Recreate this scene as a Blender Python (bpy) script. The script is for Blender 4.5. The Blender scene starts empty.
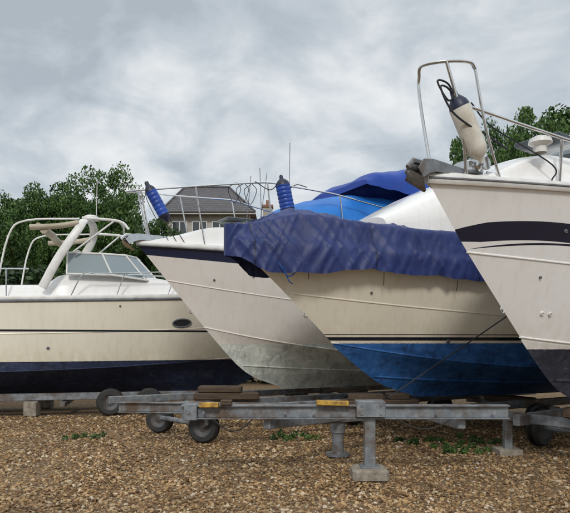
import bpy, math, random
import numpy as np
from mathutils import Vector, Matrix, noise
random.seed(4); np.random.seed(4)
S=bpy.context.scene
S.view_settings.view_transform='Standard'; S.view_settings.look='None'; S.view_settings.exposure=0
COL=S.collection

# ------------------------------------------------------------ materials
class NT:
    def __init__(s,name):
        s.m=bpy.data.materials.new(name); s.m.use_nodes=True
        s.t=s.m.node_tree; s.n=s.t.nodes; s.l=s.t.links
        s.b=s.n['Principled BSDF']
        s.tc=s.n.new('ShaderNodeTexCoord')
    def set(s,**k):
        for a,v in k.items():
            nm={'rough':'Roughness','metal':'Metallic','coat':'Coat Weight','crough':'Coat Roughness','sheen':'Sheen Weight','spec':'Specular IOR Level','trans':'Transmission Weight','ior':'IOR'}[a]
            s.b.inputs[nm].default_value=v
    def map(s,scale=(1,1,1),src='Object'):
        m=s.n.new('ShaderNodeMapping'); m.inputs['Scale'].default_value=scale
        s.l.new(s.tc.outputs[src],m.inputs['Vector']); return m.outputs[0]
    def noise(s,scale=5,detail=4,rough=.55,vec=None,dist=0):
        n=s.n.new('ShaderNodeTexNoise'); n.inputs['Scale'].default_value=scale
        n.inputs['Detail'].default_value=detail; n.inputs['Roughness'].default_value=rough
        n.inputs['Distortion'].default_value=dist
        s.l.new(vec if vec is not None else s.tc.outputs['Object'],n.inputs['Vector']); return n.outputs['Fac']
    def vor(s,scale=5,vec=None,feat='F1',out='Distance'):
        n=s.n.new('ShaderNodeTexVoronoi'); n.inputs['Scale'].default_value=scale; n.feature=feat
        s.l.new(vec if vec is not None else s.tc.outputs['Object'],n.inputs['Vector']); return n.outputs[out]
    def ramp(s,fac,stops):
        r=s.n.new('ShaderNodeValToRGB'); e=r.color_ramp.elements
        while len(e)<len(stops): e.new(.5)
        for i,(p,c) in enumerate(stops):
            e[i].position=p
            if not hasattr(c,'__len__'): c=(c,c,c)
            e[i].color=(*c,1)
        s.l.new(fac,r.inputs[0]); return r.outputs[0]
    def math(s,op,a,b=0,clamp=False):
        n=s.n.new('ShaderNodeMath'); n.operation=op; n.use_clamp=clamp
        for i,x in enumerate((a,b)):
            if isinstance(x,(int,float)): n.inputs[i].default_value=x
            else: s.l.new(x,n.inputs[i])
        return n.outputs[0]
    def mix(s,fac,a,b,mode='MIX'):
        n=s.n.new('ShaderNodeMix'); n.data_type='RGBA'; n.blend_type=mode
        if isinstance(fac,(int,float)): n.inputs[0].default_value=fac
        else: s.l.new(fac,n.inputs[0])
        for i,x in ((6,a),(7,b)):
            if isinstance(x,tuple): n.inputs[i].default_value=(*x,1) if len(x)==3 else x
            else: s.l.new(x,n.inputs[i])
        return n.outputs[2]
    def color(s,c):
        if isinstance(c,tuple): s.b.inputs['Base Color'].default_value=(*c,1)
        else: s.l.new(c,s.b.inputs['Base Color'])
    def rough(s,c): s.l.new(c,s.b.inputs['Roughness'])
    def bump(s,h,strength=.3,dist=.02):
        n=s.n.new('ShaderNodeBump'); n.inputs['Strength'].default_value=strength; n.inputs['Distance'].default_value=dist
        s.l.new(h,n.inputs['Height']); s.l.new(n.outputs[0],s.b.inputs['Normal'])

def dirty(name,c1,c2=None,rough=.5,metal=0,scale=6,bump=.1,coat=0):
    m=NT(name)
    if c2 is None: c2=tuple(x*.7 for x in c1)
    f=m.noise(scale,5,.6)
    m.color(m.ramp(f,[(.3,c2),(.62,c1)])); m.set(rough=rough,metal=metal,coat=coat)
    if bump: m.bump(m.noise(scale*8,2),bump,.01)
    return m.m

def hull_mat(name,base,anti,anti2,zw,boot=None,band=None,uvband=None,grime=.25,drips=()):
    m=NT(name)
    sep=m.n.new('ShaderNodeSeparateXYZ'); m.l.new(m.tc.outputs['Object'],sep.inputs[0])
    x,z=sep.outputs[0],sep.outputs[2]
    big=m.noise(1.3,2)
    gel=m.mix(m.ramp(big,[(.35,0.),(.7,1.)]),tuple(c*.95 for c in base),base)
    streak=m.noise(1.0,5,.65,m.map((11,11,.6)))
    gel=m.mix(m.math('MULTIPLY',m.ramp(streak,[(.5,0.),(.74,1.)]),grime*1.4),gel,(base[0]*.6,base[1]*.54,base[2]*.42))
    spots=m.noise(26,4,.7)
    gel=m.mix(m.math('MULTIPLY',m.ramp(spots,[(.60,0.),(.72,1.)]),grime*1.3),gel,(base[0]*.5,base[1]*.45,base[2]*.35))
    if zw>0:
        sl=m.math('SUBTRACT',1.0,m.math('MULTIPLY',m.math('SUBTRACT',z,zw),2.6),True)
        sl=m.math('MULTIPLY',m.math('MULTIPLY',sl,m.ramp(m.noise(5,5,.7,m.map((2,2,1))),[(.35,0.),(.7,1.)])),.5)
        gel=m.mix(sl,gel,(base[0]*.62,base[1]*.55,base[2]*.38))
    col=gel
    def between(v,a,b):
        return m.math('MULTIPLY',m.math('GREATER_THAN',v,a),m.math('LESS_THAN',v,b))
    if uvband:
        uv=m.n.new('ShaderNodeSeparateXYZ'); m.l.new(m.tc.outputs['UV'],uv.inputs[0])
        for (a,b,c) in uvband: col=m.mix(between(uv.outputs[1],a,b),col,c)
    if boot:
        for (a,b,c) in boot: col=m.mix(between(z,a,b),col,c)
    if band:
        for (z0,k1,k2,x0,th,c) in band:
            xx=m.math('SUBTRACT',x,x0)
            zc=m.math('ADD',m.math('ADD',m.math('MULTIPLY',xx,k1),m.math('MULTIPLY',m.math('MULTIPLY',xx,xx),k2)),z0)
            t=m.math('MULTIPLY',m.math('POWER',m.math('MULTIPLY',xx,2.2,True),.5),th)
            d=m.math('ABSOLUTE',m.math('SUBTRACT',z,zc))
            msk=m.math('MULTIPLY',m.math('LESS_THAN',d,t),m.math('GREATER_THAN',xx,0.0))
            col=m.mix(msk,col,c)
    rg=m.ramp(m.noise(4,3),[(.3,.10),(.7,.24)])
    if zw>0:
        wob=m.math('ADD',z,m.math('MULTIPLY',m.math('SUBTRACT',m.noise(30,2),.5),.012))
        af=m.math('LESS_THAN',wob,zw)
        n1=m.noise(3.2,6,.72,m.map((1,1,1.8)),.6)
        ac=m.ramp(n1,[(.3,anti2),(.5,anti),(.66,tuple(min(1,a*1.35+.015) for a in anti))])
        sc=m.noise(4,7,.8,m.map((1.2,1.2,2.5)),1.0)
        ac=m.mix(m.ramp(sc,[(.55,0.),(.70,.55)]),ac,tuple(a*.6+.16 for a in anti))
        dk=m.noise(2.1,6,.75,m.map((2.5,2.5,.8)),.5)
        ac=m.mix(m.ramp(dk,[(.5,0.),(.66,.75)]),ac,tuple(a*.4 for a in anti2))
        col=m.mix(af,col,ac)
        rg=m.mix(af,rg,(.72,.72,.72))
    m.color(col); m.rough(rg)
    m.bump(m.noise(2.2,2),.22,.02)
    m.set(spec=.6)
    return m.m

GEL=hull_mat('gelcoat_deck',(.84,.83,.81),(.7,.7,.7),(.6,.6,.6),-10,grime=.14)
GELC=hull_mat('gelcoat_cream_deck',(.82,.80,.73),(.7,.7,.7),(.6,.6,.6),-10,grime=.16)
STEEL=dirty('stainless',(.70,.71,.72),(.58,.58,.58),.16,1,20,0)
RUB=dirty('rubbing_strake_white',(.76,.75,.73),(.60,.59,.56),.4)
RUBG=dirty('rubbing_strake_grey',(.18,.19,.2),(.1,.1,.11),.5)
HUB=dirty('wheel_hub',(.10,.10,.105),(.06,.045,.035),.6)
BLACK=dirty('black_rubber',(.02,.02,.021),(.035,.034,.03),.65)
GLASS=NT('tinted_glass'); GLASS.color((.03,.04,.045)); GLASS.set(rough=.06,spec=.8); GLASS=GLASS.m
GALV=NT('galvanised_steel')
GALV.color(GALV.mix(GALV.ramp(GALV.noise(2.5,6,.7),[(.46,0.),(.64,.9)]),GALV.mix(GALV.ramp(GALV.noise(9,5),[(.3,0.),(.7,1.)]),(.15,.17,.19),(.30,.32,.34)),(.12,.075,.045)))
GALV.set(rough=.55,metal=.35); GALV.bump(GALV.noise(40,3),.25,.01); GALV=GALV.m
YEL=dirty('worn_yellow_paint',(.56,.34,.05),(.14,.065,.025),.65,0,14,.3)
WOOD=NT('weathered_timber'); _n=WOOD.noise(3,6,.7,WOOD.map((1,9,9)),1)
WOOD.color(WOOD.ramp(_n,[(.3,(.035,.022,.014)),(.7,(.12,.08,.05))])); WOOD.set(rough=.85); WOOD.bump(_n,.5,.01); WOOD=WOOD.m
CONC=dirty('concrete_block',(.36,.32,.26),(.16,.13,.10),.9,0,9,.6)
ROPE=dirty('dark_rope',(.02,.022,.03),(.04,.04,.045),.9)
ROPEB=dirty('blue_rope',(.02,.10,.35),(.01,.05,.2),.9)
def fabric(name,c,c2,sheen=.03,seams=0,bs=.6):
    m=NT(name); w=m.noise(1.6,5,.6)
    cc=m.ramp(w,[(.3,c2),(.7,c)])
    h=m.math('ADD',m.noise(1.3,3,.5,m.map((2.2,1,.8)),.5),m.math('MULTIPLY',m.noise(220,1),.012))
    if seams:
        sep=m.n.new('ShaderNodeSeparateXYZ'); m.l.new(m.tc.outputs['Object'],sep.inputs[0])
        fr=m.math('FRACT',m.math('ADD',m.math('DIVIDE',sep.outputs[0],seams),.35))
        ln=m.math('LESS_THAN',m.math('ABSOLUTE',m.math('SUBTRACT',fr,.5)),.006)
        cc=m.mix(ln,cc,tuple(k*.5 for k in c2))
        cc=m.mix(m.ramp(m.noise(6,6,.7,m.map((1,1,2))),[(.52,0.),(.75,.30)]),cc,tuple(k*1.6+.02 for k in c))
    m.color(cc); m.set(rough=.5,sheen=sheen,spec=.4)
    m.bump(h,bs,.05); return m.m
NAVY=fabric('navy_canvas',(.020,.038,.160),(.010,.020,.095),.03,1.55,.35)
BLUE=fabric('blue_canvas',(.015,.075,.40),(.010,.045,.28))
LBLUE=fabric('light_blue_tarp',(.01,.20,.62),(.01,.12,.45))
FBLUE=dirty('fender_blue',(.015,.075,.40),(.01,.04,.24),.4,0,6,.1)
FWHITE=dirty('fender_white',(.76,.73,.66),(.42,.38,.28),.45,0,5,.1)
FNAVY=dirty('fender_end_navy',(.012,.018,.05),(.02,.02,.03),.45)

# ------------------------------------------------------------ mesh helpers
def mesh_obj(name,verts,faces,mats,parent=None,smooth=True,sharp=38,uvs=None,midx=None,loc=None,rot=None):
    me=bpy.data.meshes.new(name)
    me.from_pydata([tuple(v) for v in verts],[],faces)
    if not isinstance(mats,(list,tuple)): mats=[mats]
    for m in mats: me.materials.append(m)
    if midx is not None: me.polygons.foreach_set('material_index',midx)
    if uvs is not None:
        ul=me.uv_layers.new(name='UVMap')
        for l in me.loops: ul.data[l.index].uv=uvs[l.vertex_index]
    me.validate(); me.update()
    if smooth:
        me.polygons.foreach_set('use_smooth',[True]*len(me.polygons))
        if sharp: me.set_sharp_from_angle(angle=math.radians(sharp))
    ob=bpy.data.objects.new(name,me); COL.objects.link(ob)
    if parent: ob.parent=parent
    if loc: ob.location=loc
    if rot: ob.rotation_euler=rot
    return ob
def empty(name,loc=(0,0,0),rz=0):
    e=bpy.data.objects.new(name,None); COL.objects.link(e); e.location=loc; e.rotation_euler=(0,0,rz); e.empty_display_size=.2
    return e
def catmull(P,n):
    P=[Vector(p) for p in P]; out=[]
    Q=[P[0]*2-P[1]]+P+[P[-1]*2-P[-2]]
    for i in range(1,len(Q)-2):
        for k in range(n):
            t=k/n
            out.append(.5*((2*Q[i])+(-Q[i-1]+Q[i+1])*t+(2*Q[i-1]-5*Q[i]+4*Q[i+1]-Q[i+2])*t*t+(-Q[i-1]+3*Q[i]-3*Q[i+1]+Q[i+2])*t**3))
    out.append(P[-1]); return out
class B:
    """accumulate several shapes into one mesh"""
    def __init__(s): s.v=[];s.f=[];s.m=[]
    def add(s,v,f,mi=0):
        o=len(s.v); s.v+= [Vector(p) for p in v]; s.f+=[[i+o for i in q] for q in f]; s.m+=[mi]*len(f); return s
    def tube(s,pts,r,mi=0,n=8,ry=None,smooth=0,up=(0,0,1),taper=None):
        if smooth: pts=catmull(pts,smooth)
        pts=[Vector(p) for p in pts]; ry=ry or r; v=[];f=[]; prev=None
        for i,p in enumerate(pts):
            a=pts[max(0,i-1)]; b=pts[min(len(pts)-1,i+1)]; t=(b-a)
            if t.length<1e-9: t=Vector((0,0,1))
            t.normalize()
            if prev is None:
                u=Vector(up)
                if abs(t.dot(u))>.95: u=Vector((1,0,0)) if abs(t.x)<.9 else Vector((0,1,0))
            else: u=prev
            u=(u-t*u.dot(t)).normalized(); w=t.cross(u); prev=u
            k=1 if taper is None else 1+(taper-1)*i/(len(pts)-1)
            for j in range(n):
                a_=2*math.pi*j/n+math.pi/n; v.append(p+w*math.cos(a_)*r*k+u*math.sin(a_)*ry*k)
        for i in range(len(pts)-1):
            for j in range(n):
                f.append([i*n+j,i*n+(j+1)%n,(i+1)*n+(j+1)%n,(i+1)*n+j])
        f.append(list(range(n))[::-1]); f.append([(len(pts)-1)*n+j for j in range(n)])
        return s.add(v,f,mi)
    def box(s,c,d,mi=0,R=None,bev=.006):
        hx,hy,hz=[k/2 for k in d]; b=min(bev,hx*.4,hy*.4,hz*.4); v=[]
        for z,e in ((-hz,b),(-hz+b,0),(hz-b,0),(hz,b)):
            ex,ey=hx-e,hy-e; q=b
            v+=[(-ex+q,-ey,z),(ex-q,-ey,z),(ex,-ey+q,z),(ex,ey-q,z),(ex-q,ey,z),(-ex+q,ey,z),(-ex,ey-q,z),(-ex,-ey+q,z)]
        f=[list(range(8))[::-1],list(range(24,32))]
        for k in range(3):
            for j in range(8): f.append([k*8+j,k*8+(j+1)%8,(k+1)*8+(j+1)%8,(k+1)*8+j])
        M=R if R is not None else Matrix.Identity(3)
        return s.add([M@Vector(p)+Vector(c) for p in v],f,mi)
    def loft(s,secs,mi=0,closed=False,caps=True):
        n=len(secs[0]); v=[p for q in secs for p in q]; f=[]
        for i in range(len(secs)-1):
            for j in range(n if closed else n-1):
                f.append([i*n+j,i*n+(j+1)%n,(i+1)*n+(j+1)%n,(i+1)*n+j])
        if caps: f.append(list(range(n))[::-1]); f.append([(len(secs)-1)*n+j for j in range(n)])
        return s.add(v,f,mi)
    def lathe(s,c,axis,prof,n=20,mi=0):
        ax=Vector(axis).normalized(); u=ax.orthogonal().normalized(); w=ax.cross(u); v=[]
        for q in prof:
            for j in range(n):
                a=2*math.pi*j/n; v.append(Vector(c)+ax*q[0]+(u*math.cos(a)+w*math.sin(a))*q[1])
        o=len(s.v); s.v+=v
        for i in range(len(prof)-1):
            m_=prof[i][2] if len(prof[i])>2 else mi
            for j in range(n): s.f.append([o+i*n+j,o+i*n+(j+1)%n,o+(i+1)*n+(j+1)%n,o+(i+1)*n+j]); s.m.append(m_)
        return s
    def obj(s,name,mats,parent=None,sharp=38,**k):
        return mesh_obj(name,s.v,s.f,mats,parent,True,sharp,midx=s.m,**k)
def arch_sec(x,hw,z0,z1,n=20,e=3.0):
    o=[]
    for k in range(n+1):
        a=math.pi*k/n; c,s_=math.cos(a),math.sin(a)
        o.append(Vector((x,math.copysign(abs(c)**(2/e),c)*hw,z0+(z1-z0)*abs(s_)**(2/e))))
    return o
def fender(par,top,bot,r,mats,stripe=False,endmi=1):
    b=B(); top=Vector(top); bot=Vector(bot); L=(bot-top).length
    prof=[(-.07,.012,1),(-.05,.03,1),(0,.035,1),(.02,r*.55,1),(.06,r*.86,1),(.11,r,0)]
    if stripe:
        for k in range(6):
            t=.11+(L-.22)*(k+.5)/6; prof+=[(t-.012,r,0),(t,r*.93,0),(t+.012,r,0)]
    prof+=[(L-.11,r,endmi),(L-.06,r*.86,endmi),(L-.02,r*.55,endmi),(L,.03,endmi),(L+.03,.02,endmi),(L+.031,.0005,endmi)]
    b.lathe(top,bot-top,prof,20); return b.obj('fender',mats,par,60)

# ------------------------------------------------------------ hull
class Hull:
    def __init__(s,par,L,ctrl,mat,nsub=5,NU=64):
        s.L=L; s.par=par; s.ctrl=ctrl
        stem=catmull([(c[0],c[1],0) for c in ctrl],nsub)
        rows=[]
        for i in range(len(ctrl)-1):
            a,b=ctrl[i],ctrl[i+1]
            for k in range(nsub):
                t=k/nsub; rows.append([a[j]+(b[j]-a[j])*t for j in range(6)])
        rows.append(list(ctrl[-1]))
        for r,p in zip(rows,stem): r[0],r[1]=p.x,p.y
        s.rows=rows; s.NV=len(rows)
        us=[(i/NU)**1.5 for i in range(NU+1)]
        for sd in (-1,1):
            v=[];f=[];uv=[]
            for j,r in enumerate(rows):
                for u in us:
                    v.append(s.pt(u,j,sd)); uv.append((u,j/(s.NV-1)))
            n=NU+1
            for j in range(s.NV-1):
                for i in range(NU):
                    q=[j*n+i,j*n+i+1,(j+1)*n+i+1,(j+1)*n+i]
                    f.append(q if sd<0 else q[::-1])
            mesh_obj('hull_side',v,f,mat,par,True,14,uvs=uv)
        v=[];f=[]
        for j in range(s.NV): v+= [s.pt(1,j,-1),s.pt(1,j,1)]
        for j in range(s.NV-1): f.append([2*j,2*j+1,2*j+3,2*j+2])
        mesh_obj('transom',v,f,mat,par,False)
    def pt(s,u,j,sd):
        xs,zs,ya,za,p,q=s.rows[j]
        x=xs+(s.L-xs)*u; y=ya*(1-(1-u)**p)*(1-.06*max(0,u-.6)); z=zs+(za-zs)*(1-(1-u)**q)
        return Vector((x,sd*y,z))
    def g(s,x,sd=1,dy=0,dz=0):
        u=max(0,min(1,x/s.L)); p=s.pt(u,s.NV-1,1); return Vector((x,sd*max(0,p.y+dy),p.z+dz))
    def deck(s,mat,trunk,crown=.06,NU=70):
        ws=[1,.992,.97,.93,.86,.8,.74,.68,.62,.5,.35,.18,0]
        ws=ws+[-w for w in ws[-2::-1]]
        v=[];f=[];uv=[]
        for i in range(NU+1):
            u=(i/NU)**1.4; p=s.pt(u,s.NV-1,1); h,fr=trunk(p.x)
            for w in ws:
                a=abs(w); z=p.z+(.0 if a>.999 else .035 if a>.98 else .045)+crown*(1-a*a)
                t=max(0,min(1,(fr-a)/.16+.5)); t=t*t*(3-2*t); z+=h*t*(1-.12*a*a)
                v.append((p.x,w*p.y,z)); uv.append((u,.5))
        n=len(ws)
        for i in range(NU):
            for k in range(n-1): f.append([i*n+k,(i+1)*n+k,(i+1)*n+k+1,i*n+k+1])
        return mesh_obj('deck',v,f,mat,s.par,True,50,uvs=uv)
    def line(s,j,r,mat,name='rubbing_strake',u0=0,u1=1,ry=None,dy=0,dz=0,sides=(-1,1),n=8):
        b=B()
        for sd in sides:
            pts=[]
            for k in range(61):
                u=u0+(u1-u0)*(k/60)**1.4; p=s.pt(u,j,sd); p.y+=sd*dy; p.z+=dz; pts.append(p)
            b.tube(pts,r,0,n,ry)
        return b.obj(name,mat,s.par)
    def fitting(s,items,mats,sd=-1):
        b=B()
        for u,j,r,mi in items:
            p=s.pt(u,j,sd); tx=s.pt(u+.01,j,sd)-s.pt(u-.01,j,sd); tz=s.pt(u,j+1,sd)-s.pt(u,j-1,sd)
            n=tx.cross(tz).normalized(); n=n if n.y*sd>0 else -n
            b.lathe(p,n,[(-.005,r),(.012,r),(.018,r*.8),(.018,r*.5),(.006,r*.45),(.006,.0005)],16,mi)
        b.obj('through_hull_fittings',mats,s.par)
    def bow_eye(s,j):
        x,z=s.rows[j][0],s.rows[j][1]; x2,z2=s.rows[j-1][0],s.rows[j-1][1]
        t=Vector((x2-x,0,z2-z)).normalized(); o=Vector((-abs(t.z),0,-abs(t.x))); p=Vector((x,0,z)); L=.035
        b=B(); b.tube([p-t*L-o*.02,p-t*L*.8+o*.022,p+o*.036,p+t*L*.8+o*.022,p+t*L-o*.02],.007,0,8,smooth=4)
        b.obj('bow_eye',STEEL,s.par)

F=600.; HZ=340.; CH=1.5
def P(px,py,d): return Vector(((px-285)*d/F,d,CH-(py-HZ)*d/F))
def smooth(a,b,x):
    t=max(0,min(1,(x-a)/(b-a))); return t*t*(3-2*t)

# ============================================================ BOAT B
TH=math.radians(29)
bB=empty('motorboat',(-2.42,9.8,0),TH)
mB=hull_mat('hull_beige',(.86,.82,.77),(.66,.69,.63),(.54,.57,.52),1.42,
            boot=None,uvband=[(.935,.988,(.015,.022,.06))],grime=.16)
hB=Hull(bB,7.4,[(2.75,.60,0.0,.56,1,1.5),(1.95,.93,.55,.80,1.4,2.0),(1.22,1.66,1.06,1.12,1.9,2.6),(1.17,1.72,1.11,1.15,1.9,2.6),(.50,2.50,1.16,1.95,2.3,2.2),(0.0,3.08,1.2,2.80,2.7,1.3)],mB)
hB.deck(GEL,lambda x:(.34*smooth(.15,1.5,x)+.15*smooth(1.4,2.6,x),.76))
hB.line(hB.NV-1,.028,RUB,ry=.045,dz=.01)
hB.line(hB.NV-1,.012,RUBG,ry=.014,dz=-.03,dy=.02)
hB.line(20,.007,mB,'spray_rail',ry=.010,dy=.003)
hB.line(15,.011,mB,'chine_rail',ry=.012,dy=.003)
hB.line(6,.012,mB,'strake',u0=.02,ry=.014,dz=-.008)
hB.fitting([(.12,21,.02,0),(.3,13,.025,0),(.22,22,.016,0)],[RUBG])
hB.bow_eye(17)
def pulpit(h,par,x1,hts,x0=-.12,posts=(.5,1.5,2.6,3.8),r=.0145,inset=.06,mid=False,name='pulpit_rail',sides=(-1,1),midf=.5):
    def ht(x):
        for (a,ha),(b,hb) in zip(hts,hts[1:]):
            if x<=b: return ha+(hb-ha)*max(0,(x-a)/(b-a))
        return hts[-1][1]
    b=B(); xs=[x0+ (x1-x0)*(k/24) for k in range(25)]
    def rp(x,sd,f=1.0):
        g=h.g(max(x,0)+0.0,sd,dy=-inset)
        y=abs(g.y)+.10*math.sqrt(max(0,min(1,(x-x0)/.35)))
        return Vector((x,sd*y,g.z+ht(x)*f))
    path=[rp(x,-1) for x in xs[::-1]]+[rp(x,1) for x in xs[1:]]
    end=[h.g(x1+.25,-1,-inset,.05)]; end2=[h.g(x1+.25,1,-inset,.05)]
    b.tube(end+path+end2,r,0,8,smooth=4)
    if mid:
        path=[rp(x,-1,midf) for x in xs[::-1]]+[rp(x,1,midf) for x in xs[1:]]
        b.tube(path,r*.7,0,6,smooth=3)
    for x in posts:
        for sd in (-1,1):
            t=rp(x-.08,sd); q=h.g(x+.1,sd,-inset,.03)
            b.tube([q,t],r*.9,0,8); b.tube([q,q+Vector((0,0,.03))],r*2.2,0,10)
    b.obj(name,STEEL,par)
pulpit(hB,bB,5.2,[(-.2,.82),(.6,.95),(2,1.18),(3.2,1.12),(5.4,.85)],x0=-.18,posts=(.12,.95,2.1,3.4,4.6))
def anchor_roller(h,par,L=.5,mat=None,k=1.0):
    b=B(); g=h.g(0)
    for sd in (-1,1):
        b.loft([[Vector((x,sd*.075+dy,g.z+zz)) for x,zz in ((L,.06),(L,.14),(0,.15),(-.13,.13),(-.2,.04),(-.14,-.03),(-.05,.02),(.05,.05))] for dy in (-.006,.006)],0,closed=True)
    b.box((.15,0,g.z+.07),(L*1.1,.15,.02))
    b.lathe((-.12,-.07,g.z+.06),(0,1,0),[(0,.001),(0,.05),(.03,.03),(.11,.03),(.14,.05),(.14,.001)],16,1)
    b.tube([(.55,0,g.z+.13),(-.18,0,g.z+.12),(-.25,0,g.z+.05)],.02,0,6,ry=.028)
    b.loft([[Vector((-.23,-.02,g.z+.03)),Vector((-.25,0,g.z+.0)),Vector((-.23,.02,g.z+.03))],[Vector((-.17,-.10*k,g.z-.03)),Vector((-.19,0,g.z-.07)),Vector((-.17,.10*k,g.z-.03))],[Vector((-.03,-.02,g.z-.12)),Vector((-.03,0,g.z-.13)),Vector((-.03,.02,g.z-.12))]],0)
    b.obj('anchor_and_roller',[mat or STEEL,BLACK],par)
anchor_roller(hB,bB,.5,STEEL)
b=B(); secs=[arch_sec(x,hw,z0,z1) for x,hw,z0,z1 in ((2.5,.75,3.1,3.5),(3.1,.85,3.1,3.78),(3.6,.9,3.1,3.95),(7.0,.95,2.8,3.95))]
b.loft(secs); b.obj('cabin',GEL,bB,40)
def cloth_loft(name,stations,mat,par,amp=.02,e=3,n=40,m=10):
    b=B(); st=catmull([(s[0],s[1],s[2]) for s in stations],m); z0s=catmull([(s[3],0,0) for s in stations],m)
    secs=[]
    for i,(q,zz) in enumerate(zip(st,z0s)):
        sec=arch_sec(q[0],q[1],zz[0],q[2],n,e)
        for p in sec:
            nz=noise.noise(Vector((p.x*3,p.y*3,p.z*3)))*amp+noise.noise(Vector((p.x*1.2,p.y*1.5,p.z)))*amp*1.5
            p.z+=nz; p.y+=nz*math.copysign(1,p.y)
        secs.append(sec)
    b.loft(secs); return b.obj(name,mat,par,50)
cloth_loft('windscreen_tarp',[(2.15,.75,3.55,3.2),(2.7,.88,3.95,3.1),(3.4,.98,4.15,3.0),(4.4,1.02,4.28,3.0),(5.2,1.05,4.3,3.0)],LBLUE,bB,.035)
cloth_loft('cockpit_canopy',[(3.9,.98,4.42,4.30),(4.1,1.02,4.56,4.25),(4.7,1.06,4.72,4.22),(5.4,1.1,4.9,4.2),(6.4,1.1,4.98,3.6),(7.2,1.08,4.9,3.0)],BLUE,bB,.03,4.5)
fender(bB,hB.g(.15,-1,.03,.95),hB.g(.45,-1,.0,.40),.095,[FBLUE,FNAVY],True)
fender(bB,hB.g(2.25,-1,.06,1.26),hB.g(2.38,-1,.05,.66),.125,[FBLUE,FNAVY],True)
b=B()
for x,dx,h in ((2.0,-.05,1.35),(2.45,.03,1.85),(1.7,.12,1.2),(1.9,.2,1.28)):
    p=hB.g(x,-1,-.1,.1); b.tube([p,p+Vector((dx,0,h))],.006,2,5)
g0=hB.g(.15,-1,.03,1.02)
for k in range(3):
    b.tube([g0,g0+Vector((.1*k,.03,-.3)),hB.g(.5+.12*k,-1,-.05,.05)],.006,1,5,smooth=5)
g1=hB.g(2.25,-1,.06,1.3)
b.tube([g1,g1+Vector((.1,0,-.2)),g1+Vector((.3,0,-.1)),g1+Vector((.5,0,-.12))],.008,1,5,smooth=5)
b.tube([g1,g1+Vector((-.2,0,-.25)),g1+Vector((-.5,0,-.15))],.008,1,5,smooth=5)
for k in range(3):
    q=hB.g(1.5+.13*k,-1,.02,1.12); b.tube([q,q+Vector((-.12,.02,-.12)),q+Vector((-.02,0,-.34)),q+Vector((.1,0,-.1)),q+Vector((.02,0,.01))],.006,1,5,smooth=6)
b.obj('whip_aerials_and_lines',[RUB,ROPE,RUBG],bB)
b=B(); b.box((1.75,0,3.60),(.5,.5,.05),1,None,.02)
for sd in (-1,1):
    g=hB.g(.55,sd,-.1,.07); b.tube([g+Vector((-.1,0,.04)),g+Vector((.1,0,.04))],.013,0,8); b.box(g+Vector((0,0,.015)),(.06,.03,.05))
b.obj('deck_fittings',[STEEL,GLASS],bB)

# ============================================================ BOAT C
bC=empty('motorboat',(-.69,7.8,0),TH)
mC=hull_mat('hull_cream',(.90,.84,.70),(.018,.11,.34),(.008,.045,.17),1.45,
            boot=[(1.49,1.54,(.012,.014,.025)),(1.57,1.582,(.012,.014,.025))],grime=.18)
hC=Hull(bC,7.0,[(3.1,.62,0.0,.54,1,1.5),(2.35,.88,.55,.74,1.4,2.0),(1.60,1.40,1.04,1.0,1.9,2.4),(1.55,1.46,1.09,1.03,1.9,2.4),(.78,2.15,1.16,1.8,2.2,2.2),(0.0,2.8,1.2,2.5,2.6,1.6)],mC)
hC.deck(GELC,lambda x:(.35*smooth(.9,2.6,x),.72))
hC.line(hC.NV-1,.03,RUB,ry=.045,u0=.012)
hC.line(20,.007,mC,'knuckle_rail',ry=.010,dy=.003)
hC.line(15,.011,mC,'chine_rail',ry=.012,dy=.003)
hC.line(6,.012,mC,'strake',u0=.02,ry=.014,dz=-.008)
hC.bow_eye(18)
hC.fitting([(.2,21,.018,0),(.33,17,.03,0)],[RUBG])
b=B(); b.loft([arch_sec(x,hw,z0,z1,20,3.4) for x,hw,z0,z1 in ((2.1,.55,3.0,3.26),(2.9,.72,3.0,3.68),(3.5,.8,3.0,3.95),(4.2,.85,2.9,4.05),(6.8,.9,2.6,4.0))])
b.obj('cabin',GEL,bC,40)
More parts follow.
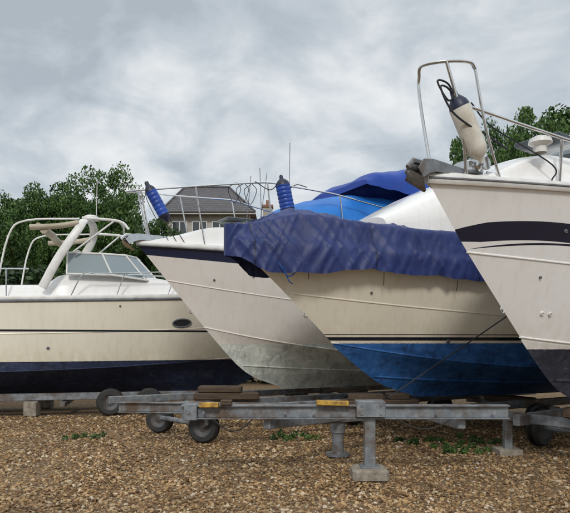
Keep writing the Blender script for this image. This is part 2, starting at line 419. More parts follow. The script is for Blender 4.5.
def cover(h,par,mat,x1):
    NX,NA=300,64; v=[];f=[]
    prof=[(.075,-.27),(.07,-.12),(.055,.0),(.01,.10),(-.035,.26),(-.075,.40)]
    for i in range(NX+1):
        t=i/NX; x=-.10+(x1+.10)*t**1.25
        g=h.g(max(x,0),1); yg=g.y
        bow=smooth(-.16,.16,x); ht=.50+.50*smooth(0,1.0,x); hh=ht*(1+.05*math.sin(x*2.1))
        tie=abs(math.sin(x*3.3+.6))**.6
        droop=.08-.17*smooth(.0,.45,x)*(1-smooth(.7,1.6,x)) -.08*smooth(.7,1.6,x)*.6 - .04*tie
        A=[]
        for (dy,dz) in prof:
            z=g.z+(dz+(droop if dz<-.2 else droop*.4 if dz<-.05 else 0) if dz<0 else dz*hh*1.02)
            A.append((max(.03,yg+dy*bow+.006),z))
        ztop=g.z+.40*hh*1.02
        sag=.07*(1-tie)
        for w,dz in ((.75,.05),(.5,.10),(.25,.13),(0,.14)):
            A.append((A[5][0]*w,ztop+(dz*smooth(0,1.2,x))-sag*w*.4))
        C=catmull([(a[0],a[1],0) for a in A],NA//18+1)
        half=[(c.x,c.y) for c in C]
        full=[(-y,z) for y,z in half]+[(y,z) for y,z in half[-2::-1]]
        n=len(full)
        for k,(y,z) in enumerate(full):
            s_=min(k,n-1-k)/(n/2)
            q=Vector((x*1.6,y*1.5+7*(y>0),z*1.0))
            w1=noise.noise(q*1.2)*.04
            # crisp diagonal pull-folds running from the rail down to the hem ties
            a1=noise.noise(Vector((x*4.2+z*2.6,y*.35,z*.35+2))); r1=max(0,1-abs(a1)*5.0); fold=(r1**1.4)*.040*(1-s_*.5)
            a2=noise.noise(Vector((x*7-z*4+3,y*.6,z*.5))); r2=max(0,1-abs(a2)*4.5); fold2=(r2**1.3)*.020*(1-s_*.4)
            d=(w1+fold+fold2)*bow
            if s_<.6: v.append((x,y+math.copysign(d+.002,y),z+(noise.noise(Vector((x*4,0,3)))*.02 if s_<.05 else 0)))
            else: v.append((x,y,z+d*.9))
    for i in range(NX):
        for k in range(n-1): f.append([i*n+k,i*n+k+1,(i+1)*n+k+1,(i+1)*n+k])
    f.append(list(range(n)))
    return mesh_obj('boat_cover',v,f,mat,par,True,75)
cover(hC,bC,NAVY,6.9)
b=B()
for x in (.9,1.9,3.0,4.1):
    p=hC.g(x,-1,.07,-.28); b.tube([p,p+Vector((.03,.04,-.1)),p+Vector((.06,.09,-.15))],.005,0,5,smooth=4)
p=hC.g(.62,-1,.09,-.30)
b.tube([p+Vector((-.12,0,.04)),p+Vector((.02,-.01,-.13)),p+Vector((.16,-.02,-.03)),p+Vector((.2,-.02,.06))],.009,1,6,smooth=6)
b.tube([p+Vector((-.05,.0,0)),p+Vector((.03,-.0,-.18)),p+Vector((.1,.02,-.22))],.008,1,6,smooth=6)
b.obj('cover_ties',[ROPE,ROPEB],bC)

# ============================================================ BOAT D
THD=math.radians(38)
bD=empty('motorboat',(1.25,5.3,0),THD)
mD=hull_mat('hull_white',(.88,.87,.86),(.016,.018,.035),(.010,.012,.02),1.40,
            band=[(2.44,.20,-.085,.25,.088,(.012,.014,.035)),(2.36,.17,-.085,.62,.010,(.012,.014,.035))],grime=.14)
hD=Hull(bD,7.6,[(2.85,.74,0.0,.66,1,1.5),(2.2,.98,.6,.86,1.4,2.0),(1.56,1.47,1.15,1.2,1.9,2.4),(1.51,1.53,1.2,1.24,1.9,2.4),(.60,2.33,1.28,2.15,2.1,2.2),(0.0,2.93,1.34,3.12,2.5,1.0)],mD)
hD.deck(GEL,lambda x:(.30*smooth(.5,1.5,x)+.18*smooth(1.8,3.4,x),.74),.05)
hD.line(hD.NV-1,.032,RUB,ry=.05)
hD.line(hD.NV-1,.012,RUBG,ry=.012,dy=.028)
hD.line(20,.007,mD,'knuckle_rail',ry=.010,dy=.003)
hD.line(15,.010,mD,'chine_rail',ry=.011,dy=.002)
hD.line(6,.012,mD,'strake',u0=.02,ry=.014,dz=-.008)
hD.fitting([(.07,17,.022,1),(.085,17,.022,1),(.10,19,.014,0),(.17,22,.02,0)],[RUBG,RUB])
hD.bow_eye(17)
anchor_roller(hD,bD,.5,GALV)
b=B(); b.loft([arch_sec(x,hw,z0,z1,20,3.2) for x,hw,z0,z1 in ((2.6,.7,3.0,3.35),(3.2,.95,3.0,3.8),(4.0,1.0,3.0,4.1),(7.2,1.05,2.9,4.1))])
b.obj('cabin',GEL,bD,40)
def G(x,sd,dy,dz): return hD.g(x,sd,dy,dz)
b=B(); r=.0155
top=[G(.12,1,-.02,.04),G(.08,1,.06,.5),G(.04,1,.10,.82),G(.02,1,.09,.93),Vector((.0,0.05,2.94+1.0)),G(.12,-1,.07,1.02),G(.32,-1,.08,1.03),G(.42,-1,.03,1.0)]
b.tube(top,r,0,10,smooth=7)
b.tube([G(.42,-1,-.06,.04),G(.28,-1,.04,.55),G(.12,-1,.07,1.02)],r,0,10,smooth=6)
b.tube([G(.75,-1,-.06,.05),G(.55,-1,0,.5),G(.42,-1,.03,1.0)],r*.9,0,10,smooth=6)
b.tube([G(.42,-1,.0,.66),G(1.0,-1,.02,.52),G(1.7,-1,.0,.42),G(2.6,-1,.0,.40)],r,0,10,smooth=6)
for x in (1.35,2.3): b.tube([G(x+.05,-1,-.06,.04),G(x,-1,.01,.45)],r,0,8)
b.obj('pulpit_rail',STEEL,bD)
f0=G(.24,-1,.02,.74)
fender(bD,f0,G(.50,-1,.0,.20),.095,[FWHITE,FNAVY],False,0)
b=B()
b.tube([f0,f0+Vector((-.12,-.0,.05)),f0+Vector((-.2,0,.02)),f0+Vector((-.1,-.05,-.18)),f0+Vector((.12,-.12,-.3)),f0+Vector((.3,-.08,-.28)),G(.75,-1,.02,.3)],.009,0,6,smooth=7)
b.tube([f0,f0+Vector((-.08,.02,.1)),f0+Vector((-.22,.02,.08)),f0+Vector((-.1,.0,-.06)),f0],.009,0,6,smooth=7)
b.tube([f0+Vector((.2,-.03,-.02)),f0+Vector((.5,-.05,-.18)),G(1.25,-1,-.0,.2),G(1.3,-1,-.05,.06)],.007,0,6,smooth=7)
b.obj('fender_lines',ROPE,bD)
b=B()
for x in (.75,2.1):
    g=G(x,-1,-.13,.06); b.tube([g+Vector((-.1,0,.045)),g+Vector((.1,0,.045))],.012,0,8); b.box(g+Vector((0,0,.02)),(.06,.03,.05))
b.lathe((1.15,-.42,3.27),(0,0,1),[(0,.06),(.06,.06),(.09,.11),(.13,.10),(.16,.04),(.161,.001)],20,1)
b.box((1.9,-.1,3.58),(.5,.5,.05),2)
b.box((.62,0,3.12),(.22,.2,.12),0,None,.02); b.lathe((.62,-.1,3.13),(0,-1,0),[(0,.06),(.03,.07),(.05,.04),(.08,.06),(.1,.06),(.101,.001)],18,0)
b.obj('deck_fittings',[STEEL,RUB,GLASS],bD)
b=B(); b.loft([arch_sec(x,hw,z0,z1,20,3.4) for x,hw,z0,z1 in ((3.05,.9,3.5,3.8),(3.6,.98,3.5,4.2),(3.66,.98,3.5,4.2))])
b.obj('windscreen',GLASS,bD,40)

# ============================================================ BOAT A
AH=math.radians(12); oA=(.93,13.85); tA=AH+math.pi
bA=empty('motorboat',(oA[0],oA[1],0),tA)
mA=hull_mat('hull_ivory',(.89,.84,.71),(.010,.020,.062),(.006,.010,.03),1.08,
            boot=[(1.66,1.70,(.012,.014,.025))],grime=.16)
hA=Hull(bA,8.9,[(2.3,.40,0.0,.30,1,1.5),(1.8,.6,.6,.55,1.4,2.0),(1.3,1.15,1.12,.85,2.1,2.4),(1.25,1.2,1.17,.88,2.1,2.4),(.6,1.9,1.22,1.6,2.6,2.2),(0.0,2.5,1.26,2.2,3.0,1.6)],mA)
hA.deck(GEL,lambda x:(.22*smooth(.8,2.6,x)+.26*smooth(2.6,4.8,x)-.22*smooth(5.6,6.0,x),.80),.08)
hA.line(hA.NV-1,.03,RUBG,ry=.03)
hA.line(hA.NV-1,.02,RUB,ry=.05,dz=.05,dy=-.01)
hA.line(20,.007,mA,'knuckle_rail',ry=.010,dy=.003)
hA.line(15,.011,mA,'chine_rail',ry=.012,dy=.003)
hA.fitting([(.5,24,.02,0),(.62,18,.03,0)],[RUBG],1)
def porthole(h,par,u,j,sd):
    p=h.pt(u,j,sd); tx=(h.pt(u+.01,j,sd)-h.pt(u-.01,j,sd)).normalized(); tz=(h.pt(u,j+1,sd)-h.pt(u,j-1,sd)).normalized()
    n=tx.cross(tz).normalized(); n=n if n.y*sd>0 else -n; tz=n.cross(tx).normalized()
    b=B(); N=28
    ring=[p+n*.012+tx*math.cos(2*math.pi*k/N)*.19+tz*math.sin(2*math.pi*k/N)*.085 for k in range(N+1)]
    b.tube(ring,.016,0,8)
    b.add([q for q in ring[:-1]],[list(range(N))],1)
    b.obj('porthole',[RUBG,GLASS],par)
OFF=.92
porthole(hA,bA,.335,21,1)
b=B()
bl=[(2.75,0),(2.8,.45),(3.1,.85),(3.75,1.0),(4.6,1.03)]; tl=[(3.25,0),(3.3,.38),(3.5,.72),(3.95,.86),(4.6,.9)]
bl=[(x+OFF,y) for x,y in bl]; tl=[(x+OFF,y) for x,y in tl]
def zb(x): return 2.25+.08+.2+.26*smooth(2.6,4.8,x)
for sd in (-1,1):
    bp=[Vector((x,sd*y,zb(x))) for x,y in bl]; tp=[Vector((x,sd*y,3.22)) for x,y in tl]
    b.tube(bp,.02,0,8); b.tube(tp,.024,0,8)
    for p,q in zip(bp,tp): b.tube([p,q],.018,0,8)
    for k in range(4): b.add([bp[k],bp[k+1],tp[k+1],tp[k]],[[0,1,2,3]],1)
GL2=NT('clear_screen'); GL2.color((.22,.27,.29)); GL2.set(rough=.08,spec=.8); GL2=GL2.m
b.obj('windscreen',[RUB,GL2],bA)
b=B()
def slab(path,ch,th):
    secs=[]
    pts=catmull(path,6)
    for i,p in enumerate(pts):
        a=pts[max(0,i-1)]; c=pts[min(len(pts)-1,i+1)]; t=(c-a).normalized()
        u=Vector((1,0,0)); u=(u-t*u.dot(t)).normalized(); w=t.cross(u)
        secs.append([p+u*math.cos(2*math.pi*j/16)*ch+w*math.sin(2*math.pi*j/16)*th for j in range(16)])
    b.loft(secs,0,closed=True)
Z=3.92
slab([(5.95,-1.15,2.5),(5.65,-1.12,3.1),(5.3,-1.05,Z-.25),(5.2,-.8,Z-.02),(5.15,0,Z+.04),(5.2,.8,Z-.02),(5.3,1.05,Z-.25),(5.65,1.12,3.1),(5.95,1.15,2.5)],.085,.035)
b.tube([(4.55,-.9,Z-.04),(4.5,0,Z),(4.55,.9,Z-.04)],.022,0,8,smooth=4)
for y in (-.9,.9):
    b.tube([(5.25,y,Z),(4.55,y,Z-.04),(4.35,y*1.03,Z-.2)],.028,0,8,smooth=4)
    b.tube([(4.65,y,Z-.05),(5.4,y*1.15,3.22)],.018,0,8)
    b.tube([(6.8,y*1.1,2.5),(6.6,y*1.05,3.5),(6.3,y,Z-.1),(5.3,y,Z-.02)],.018,0,8,smooth=4)
b.lathe((5.15,.2,Z+.05),(0,0,1),[(0,.04),(.04,.16),(.10,.16),(.14,.10),(.15,.001)],24)
b.tube([(5.0,.7,Z),(4.98,.7,4.75)],.007,0,5)
b.obj('radar_arch',RUB,bA)
BEI=fabric('beige_canvas',(.50,.44,.34),(.34,.29,.21))
b=B()
for k,(z_,rr) in enumerate(((Z-.28,.075),(Z-.20,.055))):
    b.tube([(5.9+.1*k,-1.0,z_),(5.95+.1*k,-.4,z_+.03),(5.9+.1*k,.3,z_),(5.95+.1*k,1.0,z_)],rr,0,12,smooth=5)
b.tube([(5.3,1.0,Z-.12),(5.7,1.0,Z-.20),(6.2,1.0,Z-.24)],.055,0,10,smooth=5)
b.tube([(5.3,-1.0,Z-.12),(5.7,-1.0,Z-.20),(6.2,-1.0,Z-.24)],.055,0,10,smooth=5)
b.obj('rolled_bimini',BEI,bA)
b=B()
b.tube([hA.g(3.2,1,-.2,.42),hA.g(4.0,1,-.2,.5),hA.g(4.8,1,-.2,.5)],.014,0,8,smooth=4)
for x in (6.6,7.4,8.1): b.tube([hA.g(x,1,-.12,.05),hA.g(x,1,-.12,.62)],.013,0,8)
b.tube([hA.g(6.2,1,-.12,.62),hA.g(8.3,1,-.12,.62)],.014,0,8)
b.obj('grab_rails',[STEEL,GLASS],bA)
b=B()
for x,y in ((5.3,.5),(5.3,-.5)):
    b.box((x,y,2.95),(.14,.55,.7),0,Matrix.Rotation(.2,3,'Y'),.05); b.box((x-.25,y,2.72),(.5,.55,.16),0,None,.05)
b.box((7.9,0,2.7),(.5,1.9,.45),0,None,.08)
b.obj('cockpit_seats',dirty('seat_vinyl',(.60,.57,.50),(.45,.42,.36),.5),bA)
pulpit(hA,bA,5.2,[(-.2,.55),(1,.6),(5.2,.5)],x0=-.1,posts=(.5,1.5,2.5,3.5,4.5),r=.011)

# ============================================================ trailers
def ibeam(b,p,q,w,h,mi=0):
    p=Vector(p);q=Vector(q); t=(q-p); L=t.length; t.normalize(); u=Vector((0,0,1)); s_=u.cross(t).normalized(); u=t.cross(s_)
    R=Matrix((t,s_,u)).transposed(); c=(p+q)/2
    b.box(c+u*(h/2-.008),(L,w,.016),mi,R,.003); b.box(c-u*(h/2-.008),(L,w,.016),mi,R,.003); b.box(c,(L,.014,h-.034),mi,R,.003)
def boxbeam(b,p,q,w,h,mi=0):
    p=Vector(p);q=Vector(q); t=(q-p); L=t.length; t.normalize(); u=Vector((0,0,1)); s_=u.cross(t).normalized(); u=t.cross(s_)
    b.box((p+q)/2,(L,w,h),mi,Matrix((t,s_,u)).transposed(),.008)
def wheel(b,c,axis,r=.25,w=.17):
    ax=Vector(axis).normalized(); c=Vector(c)
    pr=[(-w/2+.03,.001,3),(-w/2+.03,r*.2,3),(-w/2+.045,r*.32,3),(-w/2+.02,r*.52,3),(-w/2,r*.58,2),(-w/2,r*.86,2),(-w/2+.025,r*.97,2),(-w/2+.05,r,2)]
    k=5
    for i in range(k): 
        t=-w/2+.05+(w-.1)*(i+.5)/k; pr+=[(t-.008,r,2),(t-.006,r-.01,2),(t+.006,r-.01,2),(t+.008,r,2)]
    pr+=[(w/2-.05,r,2),(w/2-.025,r*.97,2),(w/2,r*.86,2),(w/2,r*.58,3),(w/2-.02,r*.52,3),(w/2-.045,r*.32,3),(w/2-.03,r*.2,3),(w/2-.03,.001,3)]
    b.lathe(c,ax,pr,32)
def aft(o,th,a,side=0,z=0): return Vector((o[0]+math.cos(th)*a+math.sin(th)*side,o[1]+math.sin(th)*a-math.cos(th)*side,z))
TM=[GALV,YEL,BLACK,HUB,WOOD,CONC,GALV]
oC=(-.69,7.8)
def RZ(t): return Matrix.Rotation(t,3,'Z')
e=empty('boat_trailer'); b=B()
ibeam(b,(-1.1,6.4,.735),(2.38,6.4,.735),.12,.15)
b.box((.9,6.4,.40),(.115,.115,.56)); b.box((.9,6.36,.775),(.30,.20,.17)); b.box((.9,6.4,.155),(.2,.2,.02)); b.box((.9,6.4,.075),(.38,.32,.145),5,None,.03)
b.box((.50,6.33,.835),(.34,.09,.05),1,Matrix.Rotation(.03,3,'Y')); b.box((-.80,6.33,.815),(.20,.10,.05),1); b.box((-.62,6.35,.84),(.12,.1,.05),4)
b.box((-1.0,6.4,.735),(.14,.15,.17))
for x in (-1.02,-.86,.0,.3,1.6,2.2): b.lathe((x,6.33,.735),(0,-1,0),[(0,.018),(.02,.018),(.02,.001)],6)
for x in (.80,1.0):
    for z in (.73,.82): b.lathe((x,6.258,z),(0,-1,0),[(0,.014),(.016,.014),(.016,.001)],6)
for sd in (-.75,.75):
    boxbeam(b,aft(oC,TH,.9,sd,.50),aft(oC,TH,6.8,sd,.50),.09,.12)
boxbeam(b,(-.2,6.45,.6),aft(oC,TH,1.2,.75,.52),.09,.12); boxbeam(b,(1.9,6.45,.6),aft(oC,TH,1.2+1.2,.75,.52),.09,.12)
j=Vector(((338-285)*7.8/600,7.8,0)); b.lathe(j,(0,0,1),[(0,.16),(.03,.16),(.03,.075),(.30,.075),(.30,.095),(.52,.095),(.52,.001)],20)
for a in (3.0,5.2):
    boxbeam(b,aft(oC,TH,a,-.95,.40),aft(oC,TH,a,.95,.40),.1,.08)
b.box((1.35,8.6,.60),(1.1,.28,.10),4,RZ(.1),.015); b.box((1.15,8.55,.69),(.5,.24,.09),4,RZ(-.05),.015); b.box((1.62,8.65,.69),(.3,.24,.09),4,RZ(.2),.015); b.box(aft(oC,TH,5.2,0,.49),(.3,.9,.1),4,RZ(TH),.015)
for sd in (-1.05,1.05): wheel(b,aft(oC,TH,4.6,sd,.27),(-math.sin(TH),math.cos(TH),0),.27)
b.tube([aft(oC,TH,4.6,-1,.3),aft(oC,TH,4.6,1,.3)],.04,0,8)
for (x_a,x_b,dp) in ((-.75,-.35,.12),(1.2,1.75,.10)):
    pts=[]
    for k in range(15):
        t=k/14; pts.append((x_a+(x_b-x_a)*t,6.34,.66-dp*4*t*(1-t)))
    b.tube(pts,.008,2,6)
b.obj('frame',TM,e,35)
b=B(); b.tube([hC.par.matrix_basis@hC.g(4.6,-1,.06,-.3),P(388,398,7.3)],.010,0,6); b.obj('tie_down_strap',ROPE,e)
oB=(-2.42,9.8)
e=empty('boat_trailer'); b=B()
ibeam(b,(-2.35,8.5,.55),(-.1,8.3,.55),.12,.15)
for sd in (-.7,.7):
    boxbeam(b,aft(oB,TH,-.3+.7*(sd>0),sd,.47),aft(oB,TH,7,sd,.47),.09,.12)
boxbeam(b,(-1.9,8.5,.50),aft(oB,TH,.2,.7,.47),.09,.12)
for a in (2.3,4.2): boxbeam(b,aft(oB,TH,a,-1,.37),aft(oB,TH,a,1,.37),.1,.08)
b.box((-.95,9.75,.59),(1.05,.28,.12),4,RZ(.05),.02); b.box((-1.05,9.75,.70),(.7,.26,.11),4,RZ(-.04),.02); b.box(aft(oB,TH,4.2,0,.5),(.3,.9,.1),4,RZ(TH),.02)
wheel(b,(-1.18,8.75,.23),(.25,1,0),.23,.17); wheel(b,(-2.02,9.7,.23),(.25,1,0),.23,.17)
b.tube([(-1.18,8.8,.25),(-2.02,9.7,.25)],.04,0,8)
b.tube([(-1.18,8.7,.23),(-1.12,8.58,.30),(-1.12,8.5,.5)],.03,0,8)
for sd in (-1,1): wheel(b,aft(oB,TH,3.6,sd,.27),(-math.sin(TH),math.cos(TH),0),.27)
b.tube([aft(oB,TH,3.6,-1,.27),aft(oB,TH,3.6,1,.27)],.04,0,8)
b.obj('frame',TM,e,35)
oD=(1.25,5.3)
e=empty('boat_trailer'); b=B()
for sd in (-.7,.7):
    boxbeam(b,aft(oD,THD,2.6,sd,.5),aft(oD,THD,7,sd,.5),.09,.14)
for a in (2.9,4.6):
    boxbeam(b,aft(oD,THD,a,-1,.5),aft(oD,THD,a,1,.5),.1,.12); b.box(aft(oD,THD,a,0,.63),(.3,.4,.12),4,RZ(THD),.02)
for sd in (-1,1):
    p=aft(oD,THD,2.9,sd,0); b.box((p.x,p.y,.25),(.1,.1,.5)); b.box((p.x,p.y,.04),(.3,.3,.08),5)
for sd in (-1.05,1.05): wheel(b,aft(oD,THD,3.8,sd,.27),(-math.sin(THD),math.cos(THD),0),.27)
b.tube([aft(oD,THD,3.8,-1,.27),aft(oD,THD,3.8,1,.27)],.04,0,8)
b.obj('frame',TM,e,35)
e=empty('boat_trailer'); b=B()
for sd in (-.8,.8):
    boxbeam(b,aft(oA,tA,2.2,sd,.38),aft(oA,tA,8.7,sd,.38),.09,.14)
    for a in (3.95,4.7): wheel(b,aft(oA,tA,a,sd*1.25,.27),(-math.sin(tA),math.cos(tA),0),.27)
for a in (3.2,5.6,7.6): boxbeam(b,aft(oA,tA,a,-1.05,.24),aft(oA,tA,a,1.05,.24),.1,.1)
for a in (6.2,7.8):
    for sd in (-.8,.8): p=aft(oA,tA,a,sd); b.box((p.x,p.y,.15),(.25,.25,.3),5,None,.02)
b.obj('frame',TM,e,35)

# ============================================================ ground + gravel
m=NT('gravel_ground')
v1=m.vor(38,out='Color'); d1=m.vor(38)
sepc=m.n.new('ShaderNodeSeparateColor'); m.l.new(v1,sepc.inputs[0])
c=m.ramp(sepc.outputs[0],[(.0,(.10,.055,.022)),(.35,(.28,.165,.070)),(.7,(.42,.27,.13)),(1.,(.54,.42,.27))])
c=m.mix(m.ramp(d1,[(.25,0.),(.6,.75)]),c,(.08,.045,.022))
c=m.mix(m.ramp(m.noise(.5,4,.6),[(.4,0.),(.7,.45)]),c,(.14,.10,.055))
m.color(c); m.set(rough=.9); m.bump(m.math('MULTIPLY',d1,-1.),.8,.03)
NG=90; gv=[];gf=[]
def warp(t): return math.copysign(abs(t)**3.2,t)
def gh(x,y): return .03*noise.noise(Vector((x*.8,y*.8,0)))
for i in range(NG+1):
    for k in range(NG+1):
        x=warp(i/NG*2-1)*400; y=8+warp(k/NG*2-1)*400
        z=gh(x,y) if abs(x)<30 and abs(y)<40 else 0
        gv.append((x,y,z-.008))
for i in range(NG):
    for k in range(NG): a=i*(NG+1)+k; gf.append([a,a+NG+1,a+NG+2,a+1])
mesh_obj('ground',gv,gf,m.m,None,True,None)
m=NT('pebbles'); g=m.n.new('ShaderNodeNewGeometry')
c=m.ramp(g.outputs['Random Per Island'],[(.0,(.08,.042,.018)),(.3,(.25,.14,.058)),(.6,(.40,.25,.112)),(.85,(.52,.37,.20)),(1.,(.64,.56,.44))])
c=m.mix(m.ramp(m.noise(.7,4,.6),[(.42,0.),(.66,.6)]),c,(.14,.085,.04))
m.color(c); m.set(rough=.8)
import bmesh
bm=bmesh.new(); bmesh.ops.create_icosphere(bm,subdivisions=1,radius=1); bv=np.array([v.co[:] for v in bm.verts]); bf=np.array([[v.index for v in f.verts] for f in bm.faces]); bm.free()
N=50000
d=3.9+np.random.rand(N)**1.3*8; x=(np.random.rand(N)-.5)*d*1.15
s_=.006+.013*np.random.rand(N)**2.4; s_*=(1+.05*d)
sc=np.stack([s_*(.8+.7*np.random.rand(N)),s_*(.7+.5*np.random.rand(N)),s_*(.45+.35*np.random.rand(N))],1)
ang=np.random.rand(N)*6.283; ca,sa=np.cos(ang),np.sin(ang)
V=bv[None]*sc[:,None]*(1+.30*(np.random.rand(N,12,1)-.5)*2)
X=V[...,0]*ca[:,None]-V[...,1]*sa[:,None]+x[:,None]; Y=V[...,0]*sa[:,None]+V[...,1]*ca[:,None]+d[:,None]
gz=np.array([gh(a,b_)-.008 for a,b_ in zip(x,d)])
tl_=(np.random.rand(N)-.5)*.8
Z_=V[...,2]+V[...,0]*tl_[:,None]+(gz+s_*.25+.006*np.random.rand(N))[:,None]
V=np.stack([X,Y,Z_],-1).reshape(-1,3); Fc=(bf[None]+12*np.arange(N)[:,None,None]).reshape(-1,3)
def fast(name,V,Fc,mat,smooth=True):
    me=bpy.data.meshes.new(name); k=Fc.shape[1]
    me.vertices.add(len(V)); me.vertices.foreach_set('co',V.astype(np.float32).ravel())
    me.loops.add(Fc.size); me.loops.foreach_set('vertex_index',Fc.astype(np.int32).ravel())
    me.polygons.add(len(Fc)); me.polygons.foreach_set('loop_start',np.arange(0,Fc.size,k,dtype=np.int32)); me.polygons.foreach_set('loop_total',np.full(len(Fc),k,dtype=np.int32))
    me.polygons.foreach_set('use_smooth',np.full(len(Fc),smooth)); me.materials.append(mat); me.update(); me.validate()
    return me
ob=bpy.data.objects.new('gravel',fast('gravel',V,Fc,m.m,False)); COL.objects.link(ob)

# ============================================================ foliage
def leafmat(name,c0,c1,c2):
    m=NT(name); g=m.n.new('ShaderNodeNewGeometry')
    f=m.math('ADD',m.math('MULTIPLY',g.outputs['Random Per Island'],.5),m.math('MULTIPLY',m.noise(.9,2),.5))
    m.color(m.ramp(f,[(.25,c0),(.5,c1),(.8,c2)])); m.set(rough=.6,spec=.3); return m.m
LEAF=leafmat('leaves',(.022,.050,.014),(.055,.12,.026),(.11,.19,.045))
LEAFH=leafmat('hedge_leaves',(.012,.025,.010),(.03,.06,.018),(.06,.10,.03))
BARK=dirty('bark',(.09,.065,.045),(.04,.03,.02),.9,0,4,.5)
def leaves(centres,radii,per,size,flat=.8):
    C=np.repeat(np.array(centres),per,0); R=np.repeat(np.array(radii),per)
    n=len(C); dr=np.random.normal(size=(n,3)); dr/=np.linalg.norm(dr,axis=1)[:,None]
    rr=R*(.35+.75*np.random.rand(n)**.6); p=C+dr*rr[:,None]*np.array([1,1,flat])
    a=np.random.normal(size=(n,3)); a/=np.linalg.norm(a,axis=1)[:,None]
    b_=np.cross(a,np.random.normal(size=(n,3))); b_/=np.linalg.norm(b_,axis=1)[:,None]
    s=size*(.6+.8*np.random.rand(n))[:,None]
    V=np.stack([p-a*s,p+b_*s*.6,p+a*s,p-b_*s*.6],1).reshape(-1,3); Fc=np.arange(4*n).reshape(-1,4); return V,Fc
def tree_meshes(seed,H,W,nc=120,per=400,size=.085):
    rs=random.Random(seed); np.random.seed(seed); cs=[];rad=[]
    lobes=[(rs.uniform(-.5,.5)*W,rs.uniform(-.5,.5)*W,H*rs.uniform(.45,.82),W*rs.uniform(.26,.40)) for _ in range(9)]
    for i in range(nc):
        lx,ly,lz,lr=rs.choice(lobes); v=Vector((rs.gauss(0,1),rs.gauss(0,1),rs.gauss(0,1))).normalized()*lr*rs.uniform(.4,1.05)
        cs.append((lx+v.x,ly+v.y,min(H*.97,lz+v.z*.9))); rad.append(rs.uniform(.3,1.0)*W*.125)
    V,Fc=leaves(cs,rad,per,size)
    b=B(); b.tube([(0,0,-.2),(.1,.05,H*.3),(.05,-.1,H*.62)],H*.03,0,10,smooth=5,taper=.35)
    for c in cs[::5]:
        c=Vector(c); s0=Vector((.07,0,H*rs.uniform(.25,.5))); b.tube([s0,(s0+c)/2+Vector((0,0,.3)),c],H*.009,0,6,smooth=4,taper=.2)
    return fast('leaves',V,Fc,LEAF,False),b
TMs=[(*tree_meshes(11,10,7),10),(*tree_meshes(23,10,8),10),(*tree_meshes(37,10,6),10)]
trunks=[None]*3
def tree(px,ytop,d,k,rz,wf=1,name='tree'):
    x=(px-285)*d/F; H=CH+(HZ-ytop)*d/F; lm,b,h0=TMs[k]; s=H/ (h0*.97)
    e=empty(name,(x,d,0),rz); e.scale=(s*wf,s*wf,s)
    o=bpy.data.objects.new('crown',lm); COL.objects.link(o); o.parent=e
    if trunks[k] is None:
        o=b.obj('trunk',BARK,e); trunks[k]=o.data
    else:
        o=bpy.data.objects.new('trunk',trunks[k]); COL.objects.link(o); o.parent=e
tree(-25,186,44,0,0,.8); tree(20,188,41,1,1.2,.75); tree(58,184,42,2,2.2,.85); tree(88,184,40,1,4.5,.65); tree(110,187,43,0,2.5,.66); tree(132,202,46,1,4,.5); tree(95,206,38,2,.4,.7); tree(48,205,38,0,5.1,.7)
tree(508,112,32,1,.5,.42); tree(540,108,33,0,1.9,.6); tree(595,100,34,2,3.0,.8); tree(650,110,36,1,3.5,.8)
np.random.seed(5); cs=[];rd=[]
for i in range(620):
    x=random.uniform(-34,34); lf=x<-6; cs.append((x,21+random.uniform(-.9,.9)+abs(x)*.05,random.uniform(.2,4.0 if lf else 2.5))); rd.append(random.uniform(.35,.7))
V,Fc=leaves(cs,rd,100,.11)
ob=bpy.data.objects.new('hedge',fast('hedge',V,Fc,LEAFH,False)); COL.objects.link(ob)
cs=[];rd=[]
for i in range(46):
    cx,cy=random.choice([(2.35,8.2),(2.7,8.6),(2.0,8.9),(2.5,8.0),(.1,9.3),(-3.2,9.0)]); cs.append((cx+random.gauss(0,.25),cy+random.gauss(0,.2),.03)); rd.append(.06)
V,Fc=leaves(cs,rd,50,.02,.7)
ob=bpy.data.objects.new('weeds',fast('weeds',V,Fc,LEAF,False)); COL.objects.link(ob)
n=2600; px_=(np.random.rand(n)-.5)*9; py_=4.2+np.random.rand(n)*7
p=np.stack([px_,py_,np.array([gh(a,c_) for a,c_ in zip(px_,py_)])+.018],1)
a=np.random.normal(size=(n,3))*np.array([1,1,.35]); a/=np.linalg.norm(a,axis=1)[:,None]; b_=np.cross(a,np.array([0,0,1.])+np.random.normal(size=(n,3))*.4); b_/=np.linalg.norm(b_,axis=1)[:,None]
s=(.010+.018*np.random.rand(n))[:,None]; V=np.stack([p-a*s,p+b_*s*.6,p+a*s,p-b_*s*.6],1).reshape(-1,3)
m=NT('dead_leaf'); g=m.n.new('ShaderNodeNewGeometry'); m.color(m.ramp(g.outputs['Random Per Island'],[(0,(.05,.025,.012)),(.6,(.22,.11,.04)),(1,(.40,.26,.10))])); m.set(rough=.8)
ob=bpy.data.objects.new('fallen_leaves',fast('fallen_leaves',V,np.arange(4*n).reshape(-1,4),m.m,False)); COL.objects.link(ob)

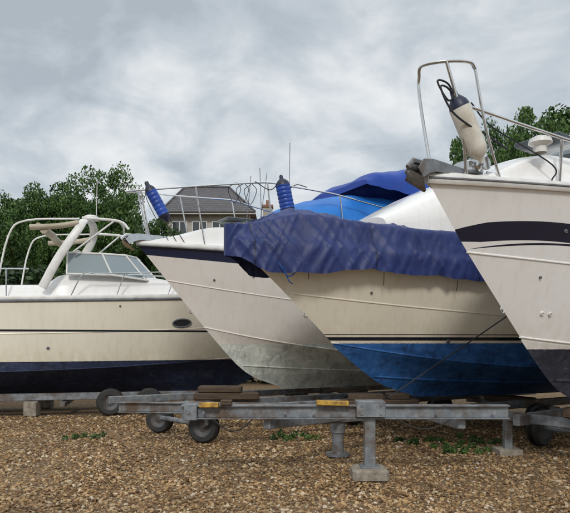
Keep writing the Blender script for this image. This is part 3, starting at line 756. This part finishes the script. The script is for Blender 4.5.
# ============================================================ house
e=empty('brick_house',(0,45,0))
BR=NT('brick'); br=BR.n.new('ShaderNodeTexBrick'); BR.l.new(BR.map((1,1,1)),br.inputs[0]); br.inputs['Scale'].default_value=4; br.inputs['Color1'].default_value=(.28,.13,.08,1); br.inputs['Color2'].default_value=(.22,.10,.06,1); br.inputs['Mortar'].default_value=(.35,.32,.28,1)
BR.color(br.outputs[0]); BR.set(rough=.9); BR=BR.m
WALLR=dirty('render_wall',(.50,.47,.42),(.38,.35,.31),.9,0,2,.1)
SL=NT('slate'); zsep=SL.n.new('ShaderNodeSeparateXYZ'); SL.l.new(SL.tc.outputs['Object'],zsep.inputs[0])
course=SL.math('FRACT',SL.math('MULTIPLY',zsep.outputs[2],4.2)); xs_=SL.math('FRACT',SL.math('ADD',SL.math('MULTIPLY',zsep.outputs[0],2.2),SL.math('MULTIPLY',SL.math('FLOOR',SL.math('MULTIPLY',zsep.outputs[2],4.2)),.5)))
cc=SL.ramp(SL.noise(3,5,.7),[(.3,(.060,.057,.065)),(.7,(.12,.11,.115))])
cc=SL.mix(SL.math('LESS_THAN',course,.14),cc,(.03,.03,.032)); cc=SL.mix(SL.math('LESS_THAN',xs_,.06),cc,(.045,.045,.048))
SL.color(cc); SL.set(rough=.7); SL=SL.m
WF=dirty('window_frame_white',(.80,.80,.78),(.65,.65,.63),.5)
x0,x1,z1,zr=-9.3,-2.2,11.0,13.8
b=B(); b.box(((x0+x1)/2,4,z1/2),(x1-x0-.9,8,z1),0,None,.02)
b.obj('walls',WALLR,e)
b=B(); V=[(x0,-.6,z1),(x1,-.6,z1),(x1,8.6,z1),(x0,8.6,z1),(x0+1.2,3.4,zr),(x1-2.3,3.4,zr)]
b.add(V,[[0,1,5,4],[1,2,5],[2,3,4,5],[3,0,4],[3,2,1,0]]); b.obj('roof',SL,e)
b=B(); b.box(((x0+x1)/2,-.64,z1-.10),(x1-x0,.08,.20)); b.tube([(x0+1.2,3.4,zr+.03),(x1-2.3,3.4,zr+.03)],.09,1,8)
b.tube([(x0+.02,-.58,z1+.03),(x0+1.2,3.4,zr+.03)],.08,1,8); b.tube([(x1-.02,-.58,z1+.03),(x1-2.3,3.4,zr+.03)],.08,1,8)
b.tube([(x0,-.73,z1-.04),(x1,-.73,z1-.04)],.06,1,8)
b.obj('fascia_and_ridge',[WF,SL],e)
b=B()
for fl in range(4):
    for k in range(4):
        cx=x0+1.4+k*1.5; cz=z1-1.25-fl*2.7
        b.box((cx,-.01,cz),(1.15,.12,1.35),0); b.box((cx-.27,-.06,cz),(.46,.06,1.18),1); b.box((cx+.27,-.06,cz),(.46,.06,1.18),1)
b.obj('windows',[WF,GLASS],e)
b=B(); b.box((-1.4,3.5,6.1),(.75,.75,12.2),0); b.box((-1.4,3.5,12.25),(.9,.9,.2),0); b.lathe((-1.4,3.5,12.3),(0,0,1),[(0,.16),(.5,.13),(.5,.1)],12,0); b.obj('chimney',BR,e)

# ============================================================ world, sun, camera
W=bpy.data.worlds.new('World'); S.world=W; W.use_nodes=True; nt=W.node_tree; n=nt.nodes; l=nt.links
bg=n['Background']; out=n['World Output']
SE,SR=math.radians(36),math.radians(184)
sky=n.new('ShaderNodeTexSky'); sky.sky_type='NISHITA'; sky.sun_disc=False; sky.sun_elevation=SE; sky.sun_rotation=SR
l.new(sky.outputs[0],bg.inputs[0]); bg.inputs[1].default_value=.1
tc=n.new('ShaderNodeTexCoord'); sp=n.new('ShaderNodeSeparateXYZ'); l.new(tc.outputs['Generated'],sp.inputs[0])
def M(op,a,b=0,c=False):
    q=n.new('ShaderNodeMath'); q.operation=op; q.use_clamp=c
    for i,x in enumerate((a,b)):
        if isinstance(x,(int,float)): q.inputs[i].default_value=x
        else: l.new(x,q.inputs[i])
    return q.outputs[0]
zz=M('ADD',M('MAXIMUM',sp.outputs[2],0.),.32)
cb=n.new('ShaderNodeCombineXYZ'); l.new(M('DIVIDE',sp.outputs[0],zz),cb.inputs[0]); l.new(M('DIVIDE',sp.outputs[1],zz),cb.inputs[1])
def NZ(s,d,r,dist,off):
    q=n.new('ShaderNodeTexNoise'); q.inputs['Scale'].default_value=s; q.inputs['Detail'].default_value=d; q.inputs['Roughness'].default_value=r; q.inputs['Distortion'].default_value=dist
    mp=n.new('ShaderNodeMapping'); mp.inputs['Location'].default_value=off; l.new(cb.outputs[0],mp.inputs[0]); l.new(mp.outputs[0],q.inputs['Vector']); return q.outputs['Fac']
f=M('ADD',M('MULTIPLY',NZ(2.0,5,.5,.6,(3.3,.9,0)),.68),M('MULTIPLY',NZ(5.0,6,.58,.5,(4,2,0)),.32))
rp=n.new('ShaderNodeValToRGB'); l.new(f,rp.inputs[0]); e_=rp.color_ramp.elements
e_[0].position=.40; e_[0].color=(.44,.50,.55,1); e_[1].position=.62; e_[1].color=(.90,.915,.92,1)
q=e_.new(.48); q.color=(.58,.635,.68,1); q=e_.new(.55); q.color=(.75,.785,.81,1)
cl=n.new('ShaderNodeBackground'); l.new(rp.outputs[0],cl.inputs[0])
l.new(M('ADD',1.0,M('MULTIPLY',M('MAXIMUM',M('SUBTRACT',sp.outputs[2],.5),0),1.6)),cl.inputs[1])
mx=n.new('ShaderNodeMixShader'); mx.inputs[0].default_value=.93
l.new(bg.outputs[0],mx.inputs[1]); l.new(cl.outputs[0],mx.inputs[2]); l.new(mx.outputs[0],out.inputs[0])
L=bpy.data.lights.new('sun','SUN'); L.energy=1.5; L.angle=math.radians(10); L.color=(1,.96,.90)
L.energy=1.5
so=bpy.data.objects.new('sun',L); COL.objects.link(so)
az=SR; dirv=Vector((math.sin(az)*math.cos(SE),math.cos(az)*math.cos(SE),math.sin(SE)))
so.rotation_euler=dirv.to_track_quat('Z','Y').to_euler(); so.location=dirv*30
cam=bpy.data.cameras.new('camera'); co=bpy.data.objects.new('camera',cam); COL.objects.link(co)
co.location=(0,0,CH); co.rotation_euler=(math.radians(90),0,0)
cam.sensor_width=36; cam.lens=36*F/570; cam.shift_y=(HZ-256.5)/570; cam.clip_end=2000; cam.clip_start=.05
S.camera=co
